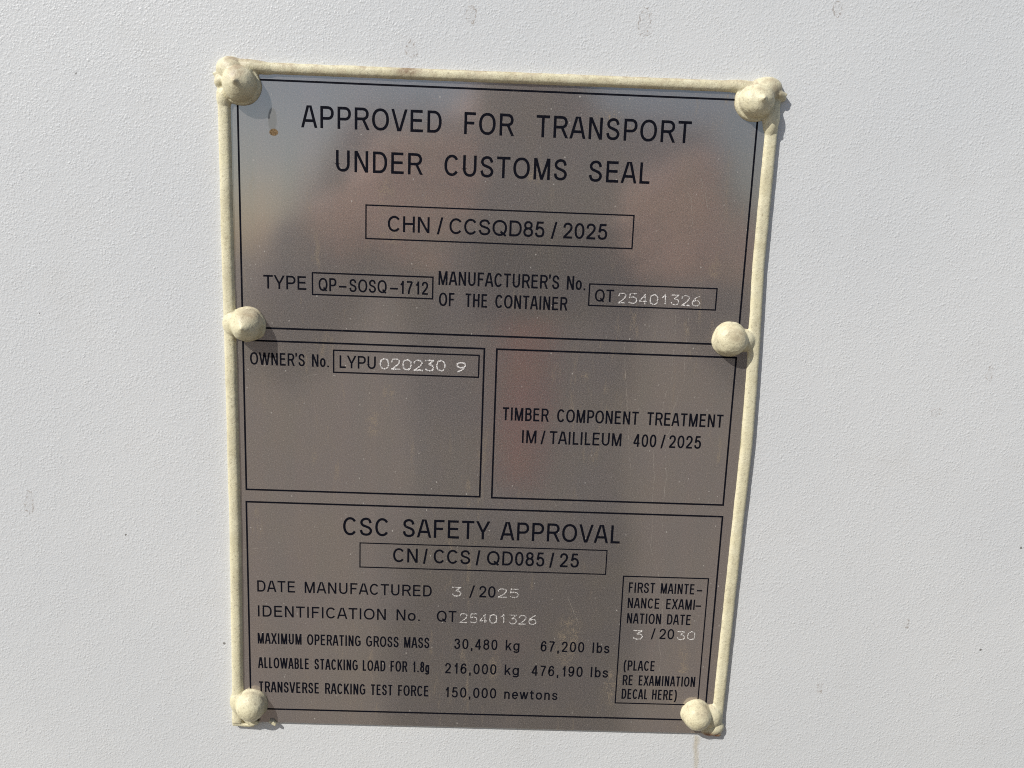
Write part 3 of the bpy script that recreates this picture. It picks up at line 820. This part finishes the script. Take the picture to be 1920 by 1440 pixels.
cen2 = [(r_[0] * MM, r_[1] * MM) for r_ in RV]
for i in range(nv):
    p = Vector(co[i])
    near = min((p.x - c[0]) ** 2 + (p.z - c[1]) ** 2 for c in cen2) < (9.5 * MM) ** 2
    a = 0.00015 if near else 0.00006
    d = mnoise.noise(p * 260.0) * a + mnoise.noise(p * 700.0) * (0.00006 if near else 0.00003)
    co[i] += nr[i] * d
def owner_of(c):
    for k, (x, z) in enumerate(cen2):
        if (c[0] - x) ** 2 + (c[2] - z) ** 2 < (6.9 * MM) ** 2:
            return k
    if c[2] > 0.1255 and -0.0985 < c[0] < 0.099: return 'top'
    return 'left' if c[0] < 0 else 'right'
parts = {}
for f in polys:
    c = co[list(f)].mean(axis=0)
    if c[1] > 0.0016: continue
    parts.setdefault(owner_of(c), []).append(f)
LBL = {0: 'upper left rivet head with a pointed tip, capped in cream sealant', 1: 'upper right rivet head smeared into the corner sealant',
       2: 'middle left rivet head capped in cream sealant', 3: 'middle right round rivet head capped in cream sealant',
       4: 'lower left rivet head with torn sealant below', 5: 'lower right rivet head with rust below its edge',
       'left': 'straight cream bead down the left edge', 'top': 'brown-stained cream bead along the top edge', 'right': 'cream bead down the right edge'}
for key in (0, 1, 2, 3, 4, 5, 'left', 'top', 'right'):
    fl = parts[key]
    ids = sorted({i for f in fl for i in f})
    mp = {i: k for k, i in enumerate(ids)}
    o = obj('rivet' if isinstance(key, int) else 'sealant_bead', [co[i] for i in ids], [tuple(mp[i] for i in f) for f in fl], M_SEAL, plate, True)
    o['label'] = LBL[key]

# ------------------------------------------------------------------ the photographer whose blurred image the metal reflects
def skin_pieces(chains, sub=2):
    """chains: list of (points, radii, branches) -> list of evaluated meshes (verts, faces)"""
    res = []
    for pts, rad, edges in chains:
        me = bpy.data.meshes.new('limb_source')
        me.from_pydata([tuple(p) for p in pts], edges, [])
        o = bpy.data.objects.new('limb_source', me)
        COL.objects.link(o)
        o.modifiers.new('skin', 'SKIN').use_smooth_shade = True
        s = o.modifiers.new('sub', 'SUBSURF'); s.levels = sub; s.render_levels = sub
        sv = me.skin_vertices[0].data
        for i, r in enumerate(rad):
            sv[i].radius = r if isinstance(r, tuple) else (r, r)
            sv[i].use_root = (i == 0)
        dg_ = bpy.context.evaluated_depsgraph_get()
        e = o.evaluated_get(dg_).to_mesh()
        res.append(([tuple(v.co) for v in e.vertices], [tuple(p.vertices) for p in e.polygons]))
        o.evaluated_get(dg_).to_mesh_clear()
        bpy.data.objects.remove(o); bpy.data.meshes.remove(me)
    return res

def merged(name, pieces, mat, parent, smooth=True):
    V, F = [], []
    for v, f in pieces:
        b = len(V); V += v; F += [tuple(b + i for i in q) for q in f]
    return obj(name, V, F, mat, parent, smooth)

def chain(pts, rad):
    return (pts, rad, [(i, i + 1) for i in range(len(pts) - 1)])

def surf(name, c, r, mat, parent, fn=None, seg=40):
    bm_ = bmesh.new()
    bmesh.ops.create_uvsphere(bm_, u_segments=seg, v_segments=seg // 2, radius=1.0)
    for v in bm_.verts:
        p = v.co.copy()
        q = fn(p) if fn else p
        v.co = Vector((c[0] + q.x * r[0], c[1] + q.y * r[1], c[2] + q.z * r[2]))
    V = [tuple(v.co) for v in bm_.verts]; bm_.verts.index_update()
    F = [tuple(v.index for v in f.verts) for f in bm_.faces]
    bm_.free()
    return V, F

M_SKIN = mat_plain('skin', (0.62, 0.42, 0.34), (0.68, 0.47, 0.385), 40.0, 0.55)
M_JACKET = mat_plain('grey_jacket', (0.245, 0.235, 0.238), (0.285, 0.272, 0.272), 60.0, 0.9, 0.3, 0.002)
M_SHIRT = mat_plain('dull_red_shirt', (0.40, 0.13, 0.11), (0.46, 0.155, 0.13), 60.0, 0.9)
M_TROUSERS = mat_plain('dark_trousers', (0.10, 0.092, 0.085), (0.13, 0.12, 0.11), 60.0, 0.9)
M_BOOT = mat_plain('brown_boots', (0.07, 0.045, 0.03), (0.10, 0.065, 0.04), 40.0, 0.6)
M_HAIR = mat_plain('brown_hair', (0.035, 0.022, 0.014), (0.06, 0.038, 0.024), 150.0, 0.6, 0.5, 0.003)
M_PHONE = mat_plain('dark_phone_shell', (0.03, 0.03, 0.035), (0.04, 0.04, 0.045), 20.0, 0.35)
M_EYE = mat_plain('eye_white', (0.7, 0.68, 0.65), (0.75, 0.72, 0.7), 20.0, 0.3)

ps = empty('person', (0.03, -0.68, 0.0))
tag(ps, 'person in grey jacket holding up a phone, reflected in the metal plate', 'person')
def W_(p):                      # world -> person space
    return (p[0] - 0.03, p[1] + 0.68, p[2])
def ch(pts, rad): return chain([W_(p) for p in pts], rad)

core = [(.03, -.68, .93), (.03, -.70, 1.08), (.03, -.69, 1.26), (.03, -.675, 1.41), (.03, -.655, 1.50), (.03, -.625, 1.62),
        (.21, -.675, 1.41), (.31, -.58, 1.20), (.215, -.40, 1.305), (.185, -.345, 1.335),
        (-.15, -.675, 1.41), (-.25, -.56, 1.19), (-.155, -.39, 1.31), (-.115, -.335, 1.345),
        (.12, -.68, .88), (.13, -.67, .48), (.13, -.70, .08), (-.06, -.68, .88), (-.07, -.67, .48), (-.07, -.70, .08)]
rad = [(.13, .10), (.125, .095), (.14, .10), (.11, .085), .055, .06, .06, .043, .028, (.022, .03), .06, .043, .028, (.022, .03), .085, .055, .036, .085, .055, .036]
ed = [(0, 1), (1, 2), (2, 3), (3, 4), (4, 5), (3, 6), (6, 7), (7, 8), (8, 9), (3, 10), (10, 11), (11, 12), (12, 13), (0, 14), (14, 15), (15, 16), (0, 17), (17, 18), (18, 19)]
pieces = skin_pieces([([W_(p) for p in core], rad, ed)])
# hands: palm and five fingers each, closed round the ends of the phone
fl = []
fl.append(ch([(-.120, -.345, 1.345), (-.098, -.322, 1.352), (-.078, -.312, 1.352)], [(.018, .026), (.016, .034), (.012, .032)]))
for k, (z, l) in enumerate([(1.389, .062), (1.369, .068), (1.350, .062), (1.333, .048)]):
    fl.append(ch([(-.098, -.318, z - .006), (-.078, -.297, z), (-.078 + l * .5, -.287, z + .002), (-.078 + l, -.291, z - .004)], [.0095, .0092, .0088, .0074]))
fl.append(ch([(-.108, -.340, 1.338), (-.088, -.345, 1.318), (-.058, -.332, 1.306), (-.034, -.322, 1.303)], [.012, .0105, .0098, .0085]))
fl.append(ch([(.190, -.355, 1.330), (.168, -.326, 1.345), (.150, -.313, 1.350)], [(.018, .026), (.016, .034), (.012, .030)]))
for k, (z, x, l) in enumerate([(1.388, .150, .064), (1.368, .150, .070), (1.349, .148, .062), (1.332, .146, .048)]):
    fl.append(ch([(.172, -.322, z - .004), (x, -.297, z), (x - l * .45, -.287, z - .014), (x - l * .9, -.290, z - .034)], [.0095, .0092, .0088, .0074]))
fl.append(ch([(.182, -.345, 1.325), (.160, -.345, 1.308), (.132, -.332, 1.300), (.110, -.322, 1.300)], [.012, .0105, .0098, .0085]))
pieces += skin_pieces(fl)
# head with a modelled face, tipped down towards the phone
def face(p):
    q = p.copy()
    f = max(0.0, p.y)
    q.x *= 1.0 - 0.16 * max(0, -p.z) ** 1.5
    q.y += 0.20 * f * math.exp(-((p.x / .16) ** 2 + ((p.z + .12) / .22) ** 2))          # nose
    q.y -= 0.09 * f * (math.exp(-(((p.x - .34) / .17) ** 2 + ((p.z - .06) / .13) ** 2)) + math.exp(-(((p.x + .34) / .17) ** 2 + ((p.z - .06) / .13) ** 2)))
    q.y += 0.05 * f * math.exp(-((p.x / .30) ** 2 + ((p.z + .48) / .09) ** 2))           # lips
    q.y += 0.09 * f * math.exp(-((p.x / .30) ** 2 + ((p.z + .86) / .16) ** 2))           # chin
    q.y += 0.05 * f * math.exp(-((p.z - .22) / .10) ** 2)                                # brow
    return q
tilt = Matrix.Rotation(math.radians(-16), 4, 'X')
HC = Vector(W_((.03, -.605, 1.695)))
def place(vf):
    v, f = vf
    return [tuple(HC + tilt @ Vector(p)) for p in v], f
pieces.append(place(surf('', (0, 0, 0), (.077, .097, .118), None, None, face, 56)))
for s in (-1, 1):
    pieces.append(place(surf('', (s * .078, -.012, -.005), (.012, .020, .032), None, None, None, 16)))
body = merged('body', pieces, M_SKIN, ps)
for s in (-1, 1):
    v, f = place(surf('', (s * .029, .079, .008), (.0125, .0125, .0125), None, None, None, 20))
    e_ = obj('eye', v, f, M_EYE, ps, True)
    v, f = place(surf('', (s * .029, .0865, .008), (.0055, .0055, .0055), None, None, None, 16))
    obj('iris', v, f, M_HAIR, e_, True)
def hairfn(p):
    q = p.copy()
    if p.y > 0.25 and p.z < 0.50:
        q *= 0.86
    q *= 1.0 + 0.03 * mnoise.noise(p * 6)
    return q
merged('hair', [place(surf('', (0, -.012, .022), (.086, .099, .112), None, None, hairfn, 48))], M_HAIR, ps)
jk = skin_pieces([([W_(q) for q in [(.03, -.68, .88)] + core[1:4] + core[6:9] + [(.200, -.370, 1.322)] + core[10:13] + [(-.132, -.360, 1.330)]],
                   [(.172, .132), (.155, .12), (.175, .13), (.145, .105), .082, .064, .048, .044, .082, .064, .048, .044],
                   [(0, 1), (1, 2), (2, 3), (3, 4), (4, 5), (5, 6), (6, 7), (3, 8), (8, 9), (9, 10), (10, 11)]),
                  ch([(.03, -.665, 1.42), (.03, -.652, 1.50), (.03, -.630, 1.575)], [.085, .075, .074])])
merged('jacket', jk, M_JACKET, ps)
sh = skin_pieces([ch([(.036, -.585, 1.345), (.036, -.572, 1.27), (.034, -.568, 1.16), (.034, -.572, 1.04)], [(.036, .02), (.034, .02), (.030, .02), (.024, .02)])])
merged('shirt', sh, M_SHIRT, ps)
legs = skin_pieces([ch([(x_, -.68, .93), (x_, -.68, .84), (x_ + .005, -.67, .48), (x_ + .005, -.70, .07)], [(.095, .115), (.098, .112), .074, .062]) for x_ in (.115, -.055)])
legs.append(surf('', W_((.03, -.68, .93)), (.168, .125, .11), None, None, None, 32))
merged('trousers', legs, M_TROUSERS, ps)
for x in (.13, -.07):
    v = skin_pieces([ch([(x, -.73, .05), (x, -.66, .052), (x, -.56, .038), (x, -.50, .034)], [(.045, .05), (.05, .052), (.046, .036), (.036, .028)])])
    merged('boot', v, M_BOOT, ps)

# phone: a thin rounded slab just behind the lens
ph = empty('smartphone', (0.0026, -0.2953, 1.3184))
ph.matrix_world = cam.matrix_world.copy()
tag(ph, 'dark smartphone held level in both hands, facing the metal plate', 'phone')
def slab_mesh(name, x0, x1, y0, y1, z0, z1, r, mat, parent):
    pts = rounded_rect(x0, x1, y0, y1, r, 5)
    n_ = len(pts)
    v = [(x * MM, y * MM, z0 * MM) for x, y in pts] + [(x * MM, y * MM, z1 * MM) for x, y in pts]
    f = [tuple(range(n_))[::-1], tuple(range(n_, 2 * n_))] + [(i, (i + 1) % n_, n_ + (i + 1) % n_, n_ + i) for i in range(n_)]
    return obj(name, v, f, mat, parent)
slab_mesh('shell', -22, 122, -56, 14, 3.0, 11.0, 9, M_PHONE, ph)
slab_mesh('screen', -20, 120, -54, 12, 11.0, 11.4, 8, mat_plain('black_glass', (0.012, 0.012, 0.014), (0.014, 0.014, 0.016), 10, 0.08), ph)
slab_mesh('lens_ring', -8, 8, -8, 8, 1.2, 3.1, 7.9, M_PHONE, ph)
